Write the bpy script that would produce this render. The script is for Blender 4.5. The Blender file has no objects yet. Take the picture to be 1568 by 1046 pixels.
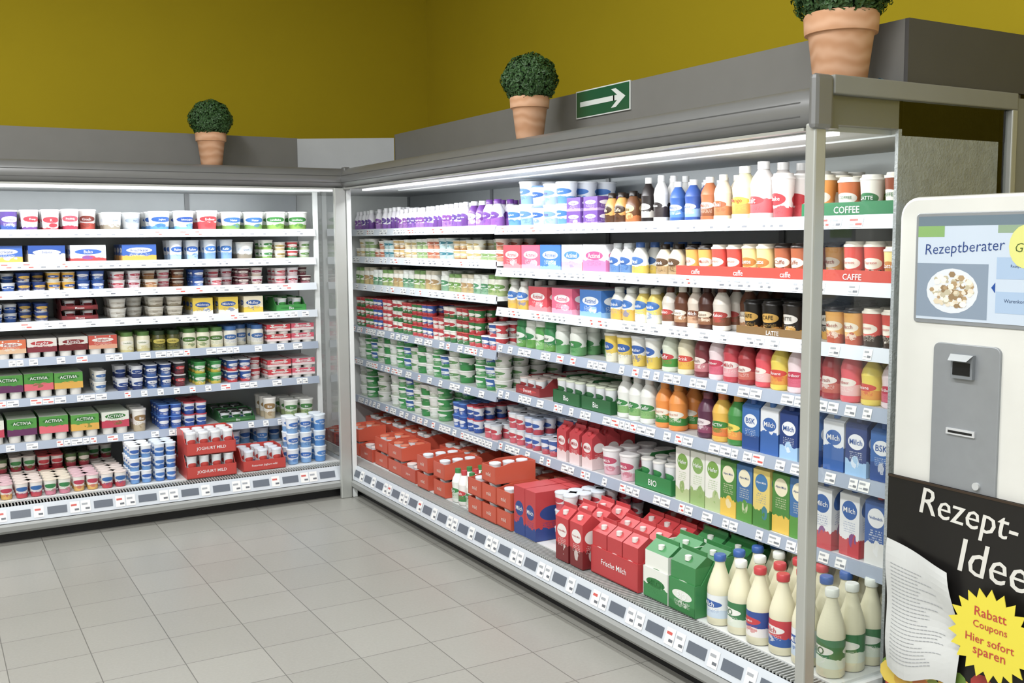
import bpy, math, random, bmesh
import numpy as np
from mathutils import Matrix, Vector
random.seed(7); rng=np.random.RandomState(5)
scene=bpy.context.scene
COL=scene.collection
try:
    scene.view_settings.view_transform='Standard'
    scene.view_settings.look='None'
except Exception: pass

def lin(h,a=1.0):
    h=h.lstrip('#'); o=[]
    for i in (0,2,4):
        c=int(h[i:i+2],16)/255.0
        o.append(c/12.92 if c<=.04045 else ((c+.055)/1.055)**2.4)
    return tuple(o)+(a,)

# ------------------------------------------------------------------ materials
def nmat(name):
    m=bpy.data.materials.new(name); m.use_nodes=True
    nt=m.node_tree; b=nt.nodes['Principled BSDF']
    return m,nt,b
def mat(name,hexc,rough=.5,metal=0.0,var=.06,scale=8.0,bump=0.0,bscale=60.0,em=0.0,spec=.5):
    m,nt,b=nmat(name); c=lin(hexc)
    tc=nt.nodes.new('ShaderNodeTexCoord'); n=nt.nodes.new('ShaderNodeTexNoise')
    n.inputs['Scale'].default_value=scale; nt.links.new(tc.outputs['Object'],n.inputs['Vector'])
    mx=nt.nodes.new('ShaderNodeMix'); mx.data_type='RGBA'
    mx.inputs[6].default_value=tuple(x*(1-var) for x in c[:3])+(1,)
    mx.inputs[7].default_value=tuple(min(1,x*(1+var)) for x in c[:3])+(1,)
    nt.links.new(n.outputs['Fac'],mx.inputs[0]); nt.links.new(mx.outputs[2],b.inputs['Base Color'])
    b.inputs['Roughness'].default_value=rough; b.inputs['Metallic'].default_value=metal
    b.inputs['Specular IOR Level'].default_value=spec
    if bump:
        n2=nt.nodes.new('ShaderNodeTexNoise'); n2.inputs['Scale'].default_value=bscale
        nt.links.new(tc.outputs['Object'],n2.inputs['Vector'])
        bp=nt.nodes.new('ShaderNodeBump'); bp.inputs['Strength'].default_value=bump; bp.inputs['Distance'].default_value=.004
        nt.links.new(n2.outputs['Fac'],bp.inputs['Height']); nt.links.new(bp.outputs[0],b.inputs['Normal'])
    if em:
        b.inputs['Emission Color'].default_value=c; b.inputs['Emission Strength'].default_value=em
    return m
M_white=mat('white_enamel','dcdfde',.4)
M_shelf=mat('shelf_enamel','d8dbdc',.4)
M_rail=mat('price_rail_plastic','9ba5b5',.3)
M_raill=mat('price_rail_white','cbd1d8',.3)
M_canopy=mat('canopy_grey','7f8080',.34,.3)
M_canopyd=mat('canopy_groove','4a4b4b',.5)
M_post=mat('anodised_aluminium','b6b8b3',.35,.35)
M_black=mat('black_kick_plastic','151618',.5)
M_bump=mat('bumper_grey','9c9e9c',.4,.2)
M_fascia=mat('fascia_grey','757470',.6)
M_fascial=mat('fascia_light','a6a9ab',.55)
M_back=mat('case_liner','989d9f',.4,.2)
M_under=mat('canopy_underside','ced2d2',.5)
M_dark=mat('dark_box_grey','4b4a49',.6)
M_wall=mat('mustard_wall_paint','a89400',.85,0,.05,2.0)
M_wall2=mat('plain_wall_paint','c6c7c4',.85)
M_ceil=mat('ceiling_paint','dcdcd8',.9)
M_lamp=mat('lamp_diffuser','ffffff',.5,em=1.0,var=0)
M_stucco=mat('stucco_aluminium','a2a6a8',.4,0,.3,25,.9,110)
M_sidegrey=mat('side_panel_grey','858680',.55)
M_kiosk=mat('kiosk_white','d6d6d0',.35)
M_steel=mat('brushed_steel','9a9ea2',.38,.4,.05,30)
def terracotta():
    m,nt,b=nmat('terracotta')
    tc=nt.nodes.new('ShaderNodeTexCoord'); w=nt.nodes.new('ShaderNodeTexWave'); w.bands_direction='Z'
    w.inputs['Scale'].default_value=7; w.inputs['Distortion'].default_value=6; w.inputs['Detail'].default_value=2
    w.inputs['Detail Scale'].default_value=1.2
    nt.links.new(tc.outputs['Object'],w.inputs['Vector'])
    r=nt.nodes.new('ShaderNodeValToRGB'); r.color_ramp.elements[0].color=lin('c0906c'); r.color_ramp.elements[1].color=lin('d0a484')
    nt.links.new(w.outputs['Fac'],r.inputs[0]); nt.links.new(r.outputs[0],b.inputs['Base Color'])
    b.inputs['Roughness'].default_value=.8
    return m
M_terra=terracotta()
M_soil=mat('soil','2b1d12',.95)
M_leaf=mat('boxwood_leaf','34552a',.5,0,.5,45)
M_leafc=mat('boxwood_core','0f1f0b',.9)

def glassmat(name,tint,base,edge):
    m=bpy.data.materials.new(name); m.use_nodes=True; nt=m.node_tree; nt.nodes.clear()
    o=nt.nodes.new('ShaderNodeOutputMaterial'); mx=nt.nodes.new('ShaderNodeMixShader')
    t=nt.nodes.new('ShaderNodeBsdfTransparent'); t.inputs[0].default_value=tint
    g=nt.nodes.new('ShaderNodeBsdfGlossy'); g.inputs['Roughness'].default_value=.03
    f=nt.nodes.new('ShaderNodeLayerWeight'); f.inputs['Blend'].default_value=.5
    p=nt.nodes.new('ShaderNodeMath'); p.operation='POWER'; p.inputs[1].default_value=4; nt.links.new(f.outputs['Facing'],p.inputs[0])
    q=nt.nodes.new('ShaderNodeMath'); q.operation='MULTIPLY_ADD'; q.inputs[1].default_value=edge; q.inputs[2].default_value=base; nt.links.new(p.outputs[0],q.inputs[0])
    nt.links.new(q.outputs[0],mx.inputs[0]); nt.links.new(t.outputs[0],mx.inputs[1]); nt.links.new(g.outputs[0],mx.inputs[2])
    nt.links.new(mx.outputs[0],o.inputs[0]); return m
M_glass=glassmat('panel_glass',(.92,.94,.93,1),.06,.6)

def printmat():
    m,nt,b=nmat('printed_packaging'); L=nt.links
    def N(t): return nt.nodes.new(t)
    def W(s,i):
        if isinstance(s,(int,float)): i.default_value=s
        else: L.new(s,i)
    def Mt(op,a,b_=0,c=0):
        n=N('ShaderNodeMath'); n.operation=op; W(a,n.inputs[0]); W(b_,n.inputs[1])
        if op in('COMPARE','MULTIPLY_ADD'): W(c,n.inputs[2])
        return n.outputs[0]
    def mix(f,a,b_):
        n=N('ShaderNodeMix'); n.data_type='RGBA'; W(f,n.inputs[0]); L.new(a,n.inputs[6]); L.new(b_,n.inputs[7]); return n.outputs[2]
    def at(nm):
        n=N('ShaderNodeAttribute'); n.attribute_name=nm; return n
    c0=at('c0').outputs['Color'];c1=at('c1').outputs['Color'];c2=at('c2').outputs['Color']
    pa=at('par'); sp=N('ShaderNodeSeparateColor'); L.new(pa.outputs['Color'],sp.inputs[0])
    band,cy,flag=sp.outputs[0],sp.outputs[1],sp.outputs[2]; seed=pa.outputs['Alpha']
    uv=N('ShaderNodeUVMap'); uv.uv_map='UVMap'; su=N('ShaderNodeSeparateXYZ'); L.new(uv.outputs[0],su.inputs[0])
    u=Mt('FRACT',su.outputs[0]); v=su.outputs[1]
    cb=N('ShaderNodeCombineXYZ'); L.new(u,cb.inputs[0]); L.new(v,cb.inputs[1]); L.new(Mt('MULTIPLY',seed,37.0),cb.inputs[2])
    nz=N('ShaderNodeTexNoise'); nz.inputs['Scale'].default_value=5; L.new(cb.outputs[0],nz.inputs['Vector']); nf=nz.outputs['Fac']
    bd=Mt('MULTIPLY',Mt('LESS_THAN',Mt('ADD',v,Mt('MULTIPLY',Mt('SUBTRACT',nf,.5),.22)),band),flag)
    col=mix(bd,c0,c2)
    du=Mt('SUBTRACT',u,Mt('MULTIPLY_ADD',seed,.4,.3)); dv=Mt('SUBTRACT',v,.27)
    e2=Mt('ADD',Mt('MULTIPLY',Mt('MULTIPLY',du,du),16),Mt('MULTIPLY',Mt('MULTIPLY',dv,dv),40))
    bl=Mt('MULTIPLY',Mt('MULTIPLY',Mt('LESS_THAN',Mt('ADD',e2,Mt('MULTIPLY',nf,.8)),1.0),flag),Mt('GREATER_THAN',seed,.35))
    mx2=mix(Mt('MULTIPLY',Mt('GREATER_THAN',nf,.5),.6),c2,c1)
    col=mix(bl,col,mx2)
    lu=Mt('SUBTRACT',u,.5); lv=Mt('SUBTRACT',v,cy)
    e=Mt('ADD',Mt('MULTIPLY',Mt('MULTIPLY',lu,lu),7.0),Mt('MULTIPLY',Mt('MULTIPLY',lv,lv),42.0))
    lg=Mt('MULTIPLY',Mt('LESS_THAN',e,1.0),flag)
    col=mix(lg,col,c1)
    row=Mt('FLOOR',Mt('MULTIPLY',v,26)); cb2=N('ShaderNodeCombineXYZ'); L.new(Mt('MULTIPLY',u,34),cb2.inputs[0]); L.new(row,cb2.inputs[1]); L.new(Mt('MULTIPLY',seed,91),cb2.inputs[2])
    n2=N('ShaderNodeTexNoise'); n2.inputs['Scale'].default_value=1.0; n2.inputs['Detail'].default_value=0; L.new(cb2.outputs[0],n2.inputs['Vector'])
    ln=Mt('MULTIPLY',Mt('LESS_THAN',Mt('FRACT',Mt('MULTIPLY',v,26)),.5),Mt('GREATER_THAN',n2.outputs['Fac'],.5))
    rg=Mt('MULTIPLY',Mt('LESS_THAN',Mt('ABSOLUTE',lu),.3),Mt('LESS_THAN',Mt('ABSOLUTE',Mt('SUBTRACT',v,Mt('SUBTRACT',cy,.27))),.09))
    col=mix(Mt('MULTIPLY',Mt('MULTIPLY',Mt('MULTIPLY',ln,rg),flag),.6),col,c1)
    hs=N('ShaderNodeHueSaturation'); hs.inputs['Saturation'].default_value=.93; hs.inputs['Value'].default_value=.93; L.new(col,hs.inputs['Color'])
    L.new(hs.outputs[0],b.inputs['Base Color']); b.inputs['Roughness'].default_value=.34
    return m
M_print=printmat()
def emisprint():
    m,nt,b=nmat('lit_display'); a=nt.nodes.new('ShaderNodeAttribute'); a.attribute_name='c0'
    nt.links.new(a.outputs['Color'],b.inputs['Base Color']); nt.links.new(a.outputs['Color'],b.inputs['Emission Color'])
    b.inputs['Emission Strength'].default_value=.25; b.inputs['Roughness'].default_value=.15; return m
M_disp=emisprint()

# ------------------------------------------------------------------ frames
def XF(fr,P):
    P=np.asarray(P,dtype=float).reshape(-1,3)
    if fr=='R': return np.stack([P[:,1],-P[:,0],P[:,2]],1)
    return P
def empty(name,loc=(0,0,0)):
    e=bpy.data.objects.new(name,None); e.location=loc; e.empty_display_size=.1; COL.objects.link(e); return e
def mk(name,V,F,m,parent=None,fr='L',smooth=False,bevel=0):
    V=XF(fr,V); me=bpy.data.meshes.new(name); me.from_pydata([tuple(v) for v in V],[],F); me.materials.append(m)
    if smooth: me.shade_smooth()
    o=bpy.data.objects.new(name,me); COL.objects.link(o)
    if parent: o.parent=parent; o.matrix_parent_inverse=Matrix.Translation(parent.location).inverted()
    if bevel:
        bv=o.modifiers.new('bevel','BEVEL'); bv.width=bevel; bv.segments=2; bv.limit_method='ANGLE'
    return o
BF=[(0,3,2,1),(4,5,6,7),(0,1,5,4),(1,2,6,5),(2,3,7,6),(3,0,4,7)]
def boxv(a0,a1,b0,b1,z0,z1):
    return [(a0,b0,z0),(a1,b0,z0),(a1,b1,z0),(a0,b1,z0),(a0,b0,z1),(a1,b0,z1),(a1,b1,z1),(a0,b1,z1)]
def bx(name,a0,a1,b0,b1,z0,z1,m,parent=None,fr='L',bevel=0):
    return mk(name,boxv(a0,a1,b0,b1,z0,z1),BF,m,parent,fr,False,bevel)
def fixn(o):
    bm=bmesh.new(); bm.from_mesh(o.data); bmesh.ops.recalc_face_normals(bm,faces=bm.faces); bm.to_mesh(o.data); bm.free()
def ext(name,prof,a0,a1,m,parent=None,fr='L',bevel=0,smooth=False):
    n=len(prof); V=[(a0,b,z) for b,z in prof]+[(a1,b,z) for b,z in prof]
    F=[(i,(i+1)%n,(i+1)%n+n,i+n) for i in range(n)]+[tuple(range(n))[::-1],tuple(range(n,2*n))]
    o=mk(name,V,F,m,parent,fr,False,bevel); fixn(o)
    if smooth:
        try: o.data.shade_smooth(); o.data.set_sharp_from_angle(angle=.6)
        except Exception: pass
    return o
def face_ext(name,pts,b0,b1,m,parent,fr,bevel=0):
    n=len(pts); V=[(a,b0,z) for a,z in pts]+[(a,b1,z) for a,z in pts]
    F=[tuple(range(n)),tuple(range(n,2*n))[::-1]]+[(i,i+n,(i+1)%n+n,(i+1)%n) for i in range(n)]
    o=mk(name,V,F,m,parent,fr,False,bevel); fixn(o)
    return o
def rr(a0,a1,z0,z1,r,n=6):
    P=[]
    for cx,cz,s in((a0+r,z0+r,180),(a1-r,z0+r,270),(a1-r,z1-r,0),(a0+r,z1-r,90)):
        for i in range(n+1):
            t=math.radians(s+90*i/n); P.append((cx+r*math.cos(t),cz+r*math.sin(t)))
    return P

# ------------------------------------------------------------------ templates
class T:
    def __init__(s,V,F,UV,P,SM):
        s.V=np.array(V,float); s.S=np.array([len(f) for f in F]); s.L=np.array([i for f in F for i in f])
        s.UV=np.array([u for f in UV for u in f],float); s.P=np.array(P); s.SM=np.array(SM,bool)
def merge(items):
    r=T.__new__(T); n=0; V=[];L=[];S=[];U=[];P=[];SM=[]
    for t,loc,sc,po in items:
        V.append(t.V*np.array(sc)+np.array(loc)); L.append(t.L+n); n+=len(t.V); S.append(t.S); U.append(t.UV)
        P.append(t.P if po is None else np.array([po.get(int(p),int(p)) for p in t.P])); SM.append(t.SM)
    r.V=np.concatenate(V);r.L=np.concatenate(L);r.S=np.concatenate(S);r.UV=np.concatenate(U);r.P=np.concatenate(P);r.SM=np.concatenate(SM); return r
def lathe(segs,n=14):
    V=[];F=[];UV=[];P=[];SM=[]
    ph=[-math.pi+2*math.pi*j/n for j in range(n+1)]
    for prof,part,rep in segs:
        base=len(V)
        if len(prof)==1:
            r,z=prof[0]
            V+=[(r*math.sin(p),-r*math.cos(p),z) for p in ph[:n]]
            F.append([base+j for j in range(n)]); UV.append([(.5+.5*math.sin(p),.5-.5*math.cos(p)) for p in ph[:n]]); P.append(part); SM.append(False); continue
        z0=min(p[1] for p in prof); z1=max(p[1] for p in prof); dz=max(z1-z0,1e-6)
        for r,z in prof: V+=[(r*math.sin(p),-r*math.cos(p),z) for p in ph[:n]]
        for k in range(len(prof)-1):
            for j in range(n):
                j2=(j+1)%n
                F.append([base+k*n+j,base+k*n+j2,base+(k+1)*n+j2,base+(k+1)*n+j])
                ua=ph[j]/(2*math.pi)*rep+.5; ub=ph[j+1]/(2*math.pi)*rep+.5; va=(prof[k][1]-z0)/dz; vb=(prof[k+1][1]-z0)/dz
                UV.append([(ua,va),(ub,va),(ub,vb),(ua,vb)]); P.append(part); SM.append(True)
    return T(V,F,UV,P,SM)
def tbox(w,d,z0,z1,pf=0,pt=1,cx=0,cy=0):
    V=boxv(cx-w/2,cx+w/2,cy-d/2,cy+d/2,z0,z1); q=[(0,0),(1,0),(1,1),(0,1)]
    return T(V,BF,[q,q,q,q,q,q],[pt,pt,pf,pf,pf,pf],[False]*6)
def T_cup(w,d,h,n=14):
    R=w/2; return lathe([([(.76*R,0),(.80*R,.03*h),(.95*R,.92*h)],0,2),([(R,.92*h),(R,.975*h),(.97*R,h)],1,1),([(.97*R,h)],1,1)],n)
def T_jar(w,d,h):
    R=w/2; return lathe([([(.88*R,0),(R,.04*h),(R,.72*h),(.86*R,.80*h)],0,2),([(.9*R,.8*h),(.9*R,h)],1,1),([(.9*R,h)],1,1)])
def T_bot(w,d,h):
    R=w/2; return lathe([([(.85*R,0),(R,.05*h),(R,.52*h),(.93*R,.62*h),(.62*R,.78*h),(.48*R,.84*h)],0,2),([(.54*R,.84*h),(.54*R,.99*h),(.48*R,h)],1,1),([(.48*R,h)],1,1)])
def T_cof(w,d,h):
    R=w/2; return lathe([([(.76*R,0),(.96*R,.87*h)],0,2),([(1.0*R,.87*h),(1.0*R,.92*h),(.86*R,.94*h),(.82*R,h)],1,1),([(.82*R,h)],1,1)])
def T_milk(w,d,h):
    R=w/2; return lathe([([(.9*R,0),(R,.02*h),(R,.11*h)],2,1),([(1.01*R,.11*h),(1.01*R,.44*h)],0,2),([(R,.44*h),(R,.50*h),(.95*R,.56*h),(.8*R,.65*h),(.58*R,.76*h),(.42*R,.85*h),(.38*R,.91*h)],2,1),([(.48*R,.91*h),(.5*R,.93*h),(.5*R,.985*h),(.44*R,h)],1,1),([(.44*R,h)],1,1)],24)
def T_pet(w,d,h):
    R=w/2; return lathe([([(.85*R,0),(R,.04*h),(R,.12*h)],2,1),([(.97*R,.12*h),(1.0*R,.3*h),(.93*R,.45*h),(R,.6*h)],0,2),([(R,.6*h),(.85*R,.72*h),(.5*R,.84*h),(.4*R,.87*h)],2,1),([(.46*R,.87*h),(.46*R,h)],1,1),([(.46*R,h)],1,1)])
def T_box(w,d,h): return tbox(w,d,0,h,0,1)
def T_gab(w,d,h,pz=1):
    x=w/2;y=d/2;a=.78*h;b=.93*h
    V=[(-x,-y,0),(x,-y,0),(x,y,0),(-x,y,0),(-x,-y,a),(x,-y,a),(x,y,a),(-x,y,a),(-x,-.002,b),(x,-.002,b),(x,.002,b),(-x,.002,b),(-x,-.002,h),(x,-.002,h),(x,.002,h),(-x,.002,h)]
    F=[(0,1,5,4),(1,2,6,5),(2,3,7,6),(3,0,4,7),(4,5,9,8),(6,7,11,10),(5,6,10,9),(7,4,8,11),(8,9,13,12),(10,11,15,14),(9,10,14,13),(11,8,12,15),(12,13,14,15)]
    q=[(0,0),(1,0),(1,1),(0,1)]
    b0=T(V,F,[q]*13,[0,0,0,0]+[2]*9,[False]*13)
    cap=lathe([([(.013,0),(.013,.018)],1,1),([(.013,.018)],1,1)],10)
    return merge([(b0,(0,0,0),(1,1,1),None),(cap,(0,-y*.55,.83*h),(1,1,1),None)])
def T_brk(w,d,h):
    x=w/2;y=d/2;a=.88*h
    V=[(-x,-y,0),(x,-y,0),(x,y,0),(-x,y,0),(-x,-y,a),(x,-y,a),(x,y,h),(-x,y,h)]
    q=[(0,0),(1,0),(1,1),(0,1)]
    b0=T(V,BF,[q]*6,[2,2,0,0,0,0],[False]*6)
    cap=lathe([([(.015,0),(.015,.02)],1,1),([(.015,.02)],1,1)],10)
    return merge([(b0,(0,0,0),(1,1,1),None),(cap,(0,-y*.3,.905*h),(1,1,1),None)])
def T_multi(w,d,h):
    cup=T_cup(w/2*.98,0,h*.97,10); it=[]
    for sx in(-1,1):
        for sy in(-1,1): it.append((cup,(sx*w/4,sy*w/4.2,0),(1,1,1),{0:2,1:1}))
    it.append((tbox(w*.98,d*.98,.3*h,h,0,1),(0,0,0),(1,1,1),None)); return merge(it)
def T_foil(w,d,h):
    cup=T_cup(w/2*.98,0,h,12); it=[]
    for sx in(-1,1):
        for sy in(-1,1): it.append((cup,(sx*w/4,sy*d/4,0),(1,1,1),None))
    it.append((tbox(w*.34,d*.72,h*.95,h*.985,1,1),(0,0,0),(1,1,1),None)); it.append((tbox(w*.72,d*.34,h*.95,h*.985,1,1),(0,0,0),(1,1,1),None)); return merge(it)
def traywalls(w,d,h,f,wp=0):
    x=w/2;y=d/2;t=.004
    it=[(tbox(w,d,0,t,0,2),(0,0,0),(1,1,1),None),(tbox(w,t,0,f,0,2,0,-y+t/2),(0,0,0),(1,1,1),None),(tbox(w,t,0,h,0,2,0,y-t/2),(0,0,0),(1,1,1),None)]
    for s in(-1,1):
        V=[(s*x-t/2,-y,0),(s*x-t/2,y,0),(s*x-t/2,y,h),(s*x-t/2,-y*.2,h),(s*x-t/2,-y*.75,f),(s*x-t/2,-y,f)]
        V=V+[(v[0]+t,v[1],v[2]) for v in V]
        F=[tuple(range(6))[::-1],tuple(range(6,12))]+[(i,(i+1)%6,(i+1)%6+6,i+6) for i in range(6)]
        it.append((T(V,F,[[(0,0)]*len(q) for q in F],[2]*len(F),[False]*len(F)),(0,0,0),(1,1,1),None))
    return it
def T_tray(w,d,h,f=.5):
    it=traywalls(w,d,h,f*h)
    it_c=T_cup(.062,0,h*.92,10); nx=max(1,int((w-.01)/.064)); ny=max(1,int((d-.01)/.064))
    for i in range(nx):
        for j in range(ny):
            it.append((it_c,(-w/2+(i+.5)*w/nx,-d/2+(j+.5)*d/ny,.004),(1,1,1),{0:3,1:1}))
    return merge(it)
def T_htray(w,d,h): return T_tray(w,d,h,.86)
def T_crate(w,d,h):
    it=traywalls(w,d,h*.86,.5*h)
    nx=max(1,int((w-.01)/.078)); ny=max(1,int((d-.01)/.078)); g=T_gab(w/nx*.94,d/ny*.92,h*.97)
    for i in range(nx):
        for j in range(ny): it.append((g,(-w/2+(i+.5)*w/nx,-d/2+(j+.5)*d/ny,.004),(1,1,1),{0:3,1:1,2:4}))
    return merge(it)
KIND=dict(cup=T_cup,jar=T_jar,bot=T_bot,cof=T_cof,milk=T_milk,pet=T_pet,box=T_box,gab=T_gab,brk=T_brk,multi=T_multi,foil=T_foil,tray=T_tray,htray=T_htray,crate=T_crate)
CYL={'cup':.9,'jar':1,'bot':1,'cof':.92,'milk':1.02,'pet':1.0}
_tx={}
def ttext(s,off=.004):
    if (s,off) in _tx: return _tx[(s,off)]
    cu=bpy.data.curves.new('t','FONT'); cu.body=s; cu.size=1; cu.resolution_u=2; cu.offset=off
    ob=bpy.data.objects.new('t',cu); COL.objects.link(ob); dg=bpy.context.evaluated_depsgraph_get()
    me=ob.evaluated_get(dg).to_mesh()
    V=np.array([v.co[:] for v in me.vertices]); F=[list(p.vertices) for p in me.polygons]
    ob.evaluated_get(dg).to_mesh_clear(); bpy.data.objects.remove(ob); bpy.data.curves.remove(cu)
    mn=V.min(0);mx=V.max(0); V=V-(mn+mx)/2; V=np.stack([V[:,0],V[:,1]*0,V[:,1]],1)
    t=T(V,F,[[(0,0)]*len(f) for f in F],[0]*len(F),[False]*len(F)); _tx[(s,off)]=(t,mx[0]-mn[0],mx[1]-mn[1]); return _tx[(s,off)]
def plain(h):
    c=lin(h); return [c,c,c,(0,0,0,0)]
def pal(parts): return np.array(parts,float)
class MB:
    def __init__(s): s.V=[];s.L=[];s.S=[];s.U=[];s.C=[[],[],[],[]];s.SM=[];s.n=0
    def add(s,t,pl,loc,rot=0.0,V=None):
        v=t.V if V is None else V
        if rot:
            c,q=math.cos(rot),math.sin(rot); v=np.stack([v[:,0]*c-v[:,1]*q,v[:,0]*q+v[:,1]*c,v[:,2]],1)
        s.V.append(v+np.array(loc)); s.L.append(t.L+s.n); s.n+=len(v); s.S.append(t.S); s.U.append(t.UV); s.SM.append(t.SM)
        for k in range(4): s.C[k].append(pl[t.P][:,k])
    def text(s,st,hexc,W,H,loc,rot=0.0,R=None,dz=0,dy=0,shear=0,tilt=0,off=.004,sx=1.0):
        t,tw,th=ttext(st,off); k=min(W/(tw*sx),H/th); v=t.V*k*np.array([sx,1,1])
        if shear: v=v+np.stack([v[:,2]*shear,v[:,1]*0,v[:,2]*0],1)
        if tilt: c,q=math.cos(tilt),math.sin(tilt); v=np.stack([v[:,0]*c-v[:,2]*q,v[:,1],v[:,0]*q+v[:,2]*c],1)
        if R: p=v[:,0]/R; v=np.stack([R*np.sin(p),-R*np.cos(p),v[:,2]],1)
        v=v+np.array([0,dy,dz]); s.add(t,pal([plain(hexc)]),loc,rot,V=v)
    def quad(s,pts,hexc):
        V=np.array(pts,float); t=T(V,[list(range(len(V)))],[[(0,0)]*len(V)],[0],[False]); s.add(t,pal([plain(hexc)]),(0,0,0))
    def box(s,a0,a1,b0,b1,z0,z1,hexc):
        t=tbox(a1-a0,b1-b0,z0,z1); p=plain(hexc); s.add(t,pal([p,p]),((a0+a1)/2,(b0+b1)/2,0))
    def build(s,name,m,fr='L',parent=None):
        V=XF(fr,np.concatenate(s.V)); Lp=np.concatenate(s.L); S=np.concatenate(s.S)
        me=bpy.data.meshes.new(name); me.vertices.add(len(V)); me.vertices.foreach_set('co',V.ravel().astype(np.float32))
        me.loops.add(len(Lp)); me.loops.foreach_set('vertex_index',Lp.astype(np.int32))
        me.polygons.add(len(S)); me.polygons.foreach_set('loop_start',np.concatenate([[0],np.cumsum(S)[:-1]]).astype(np.int32))
        me.update(calc_edges=True)
        me.polygons.foreach_set('use_smooth',np.concatenate(s.SM))
        uv=me.uv_layers.new(name='UVMap'); uv.data.foreach_set('uv',np.concatenate(s.U).ravel().astype(np.float32))
        for k,nm in enumerate(('c0','c1','c2','par')):
            a=me.attributes.new(nm,'FLOAT_COLOR','FACE'); a.data.foreach_set('color',np.concatenate(s.C[k]).ravel().astype(np.float32))
        me.materials.append(m); me.update()
        o=bpy.data.objects.new(name,me); COL.objects.link(o)
        if parent: o.parent=parent; o.matrix_parent_inverse=Matrix.Translation(parent.location).inverted()
        return o

# ------------------------------------------------------------------ product specs
SP={}
def S(key,kind,w,h,name,vs,d=None,ns=1,nd=3,rep=2,th=.15):
    d=d or w
    t=KIND[kind](w*.97,d*.97,h); V=[]
    for v in vs.strip().split('|'):
        f=v.strip().split(' ',7); f[5]=float(f[5]); f[6]=float(f[6]); V.append(f)
    SP[key]=dict(kind=kind,w=w,d=d,h=h,name=name,t=t,v=V,ns=ns,nd=nd,rep=rep,th=th)
# c0 c1 c2 textcol lid band cy text
S('tubW','cup',.138,.13,'yogurt_tubs','f3f4f1 2058a8 4d8fd0 ffffff f3f3f3 .25 .62 Joghurt|f3f4f1 1c4c9c 6fb3e0 ffffff e9eef5 .22 .6 Sahne Joghurt|f4f1ec c4202c e0343a ffffff f3f3f3 .45 .62 Erdbeer|f4f4f2 e6e8e8 c8d0d8 2c5aa0 f0f2f2 .2 .6 Landmilch',rep=1)
S('tubG','cup',.138,.128,'natural_yogurt_tubs','f4f5f0 2f6db5 79a64a ffffff f5f5f2 .3 .6 Natur|f4f5f0 3b8b3e 8db84f ffffff f5f5f2 .32 .62 Landliebe|f3f4f0 e8e8e0 6c9a3c 2a6a30 f1f3ee .35 .6 Bio Joghurt',rep=2)
S('tubK','cup',.105,.13,'fruit_yogurt_cups','5a3f92 f0eef4 2e50a0 4a3080 f4f4f4 .3 .6 Heidelbeer|f6f4f2 c9243a 6c3f8f ffffff f4f4f4 .2 .6 Froop|f5f5f5 d02035 c02030 ffffff f4f4f4 .15 .55 K|f5f3f3 e03c50 a82040 ffffff f0f0f0 .25 .6 Fruchtig|e8e4e0 8a3a30 c04838 ffffff f4f4f4 .4 .6 Kirsch',rep=1)
S('tubP','cup',.12,.12,'cream_tubs','eef0ee d8dfe6 9a8f7d 44608a e6e6e2 .35 .62 Quark|f0f2f4 b9c7d8 cfd5da 3b5b8c f2f2f2 .2 .6 Skyr',rep=1)
S('packB','box',.2,.1,'cream_cheese_boxes','2a58a8 f2f2ee e2a23c 1d4a98 f0f0ee .35 .66 Frischkase|1c4896 f0f0ee d8d0b8 1c4896 e8e8e8 .5 .6 Exquisa|e9eef4 2a5cb0 cf3030 ffffff e9eef4 .25 .6 Buko|203a78 d8dde6 3c6ab8 203a78 eeeeee .2 .6 Miree|d8c8a0 24509c b07838 ffffff d8dce4 .4 .6 Grieche',d=.1,rep=1)
S('slimB','cup',.085,.125,'sour_cream_cups','e8eef6 2a62b4 a8c8e8 ffffff e8eef4 .3 .6 Rahm|e3ebf5 3d78c0 7fa8d8 ffffff dfe7f0 .4 .6 Kefir|ccd9e8 e8eef4 5a80b8 2a50a0 dfe7f0 .25 .65 Milch',rep=2)
S('smallGW','cup',.078,.06,'small_yogurt_cups','f0f2ea 3c8a46 8fb85c ffffff f2f2ee .3 .6 Bio|f2efe6 b8a060 d8c898 6a5020 f0f0ea .3 .6 Natur|c83038 f0eee8 3a8a48 c83038 eef0ee .35 .6 Frucht|eef0ee 6a9a50 c8d8b0 ffffff eef0ee .35 .6 Alpro',ns=2,rep=1,nd=3)
S('smallB','cup',.078,.056,'small_cream_cups','1d4fa0 f0f0f0 3a74c4 1d4fa0 2456a4 .25 .6 Creme|2a5cac f4f4f4 e0e6f0 2a5cac f0f2f5 .35 .6 Sahne|f0f2f4 2458a8 2458a8 ffffff f0f2f4 .4 .6 Milram|183c80 e8b840 d8dce6 183c80 1b3f86 .2 .6 Creme|e8b030 24509c f4f0e0 ffffff e8e4d8 .3 .6 Butter',ns=2,rep=2)
S('smallT','cup',.085,.056,'pudding_cups','e9e2d4 a86a38 c89860 ffffff f0ece2 .4 .6 Pudding|f2f0ec d05a68 e8a0a8 ffffff f4f2ee .3 .6 Grutze|6a3820 e8dcc8 a86a38 6a3820 f0ece2 .3 .6 Schoko|f0eee6 2c5aa8 d0b080 ffffff f0f0ee .35 .6 Griess|efe6da 8a3a2c c8a078 ffffff eeeae0 .35 .6 Creme',ns=2,rep=1)
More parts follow.
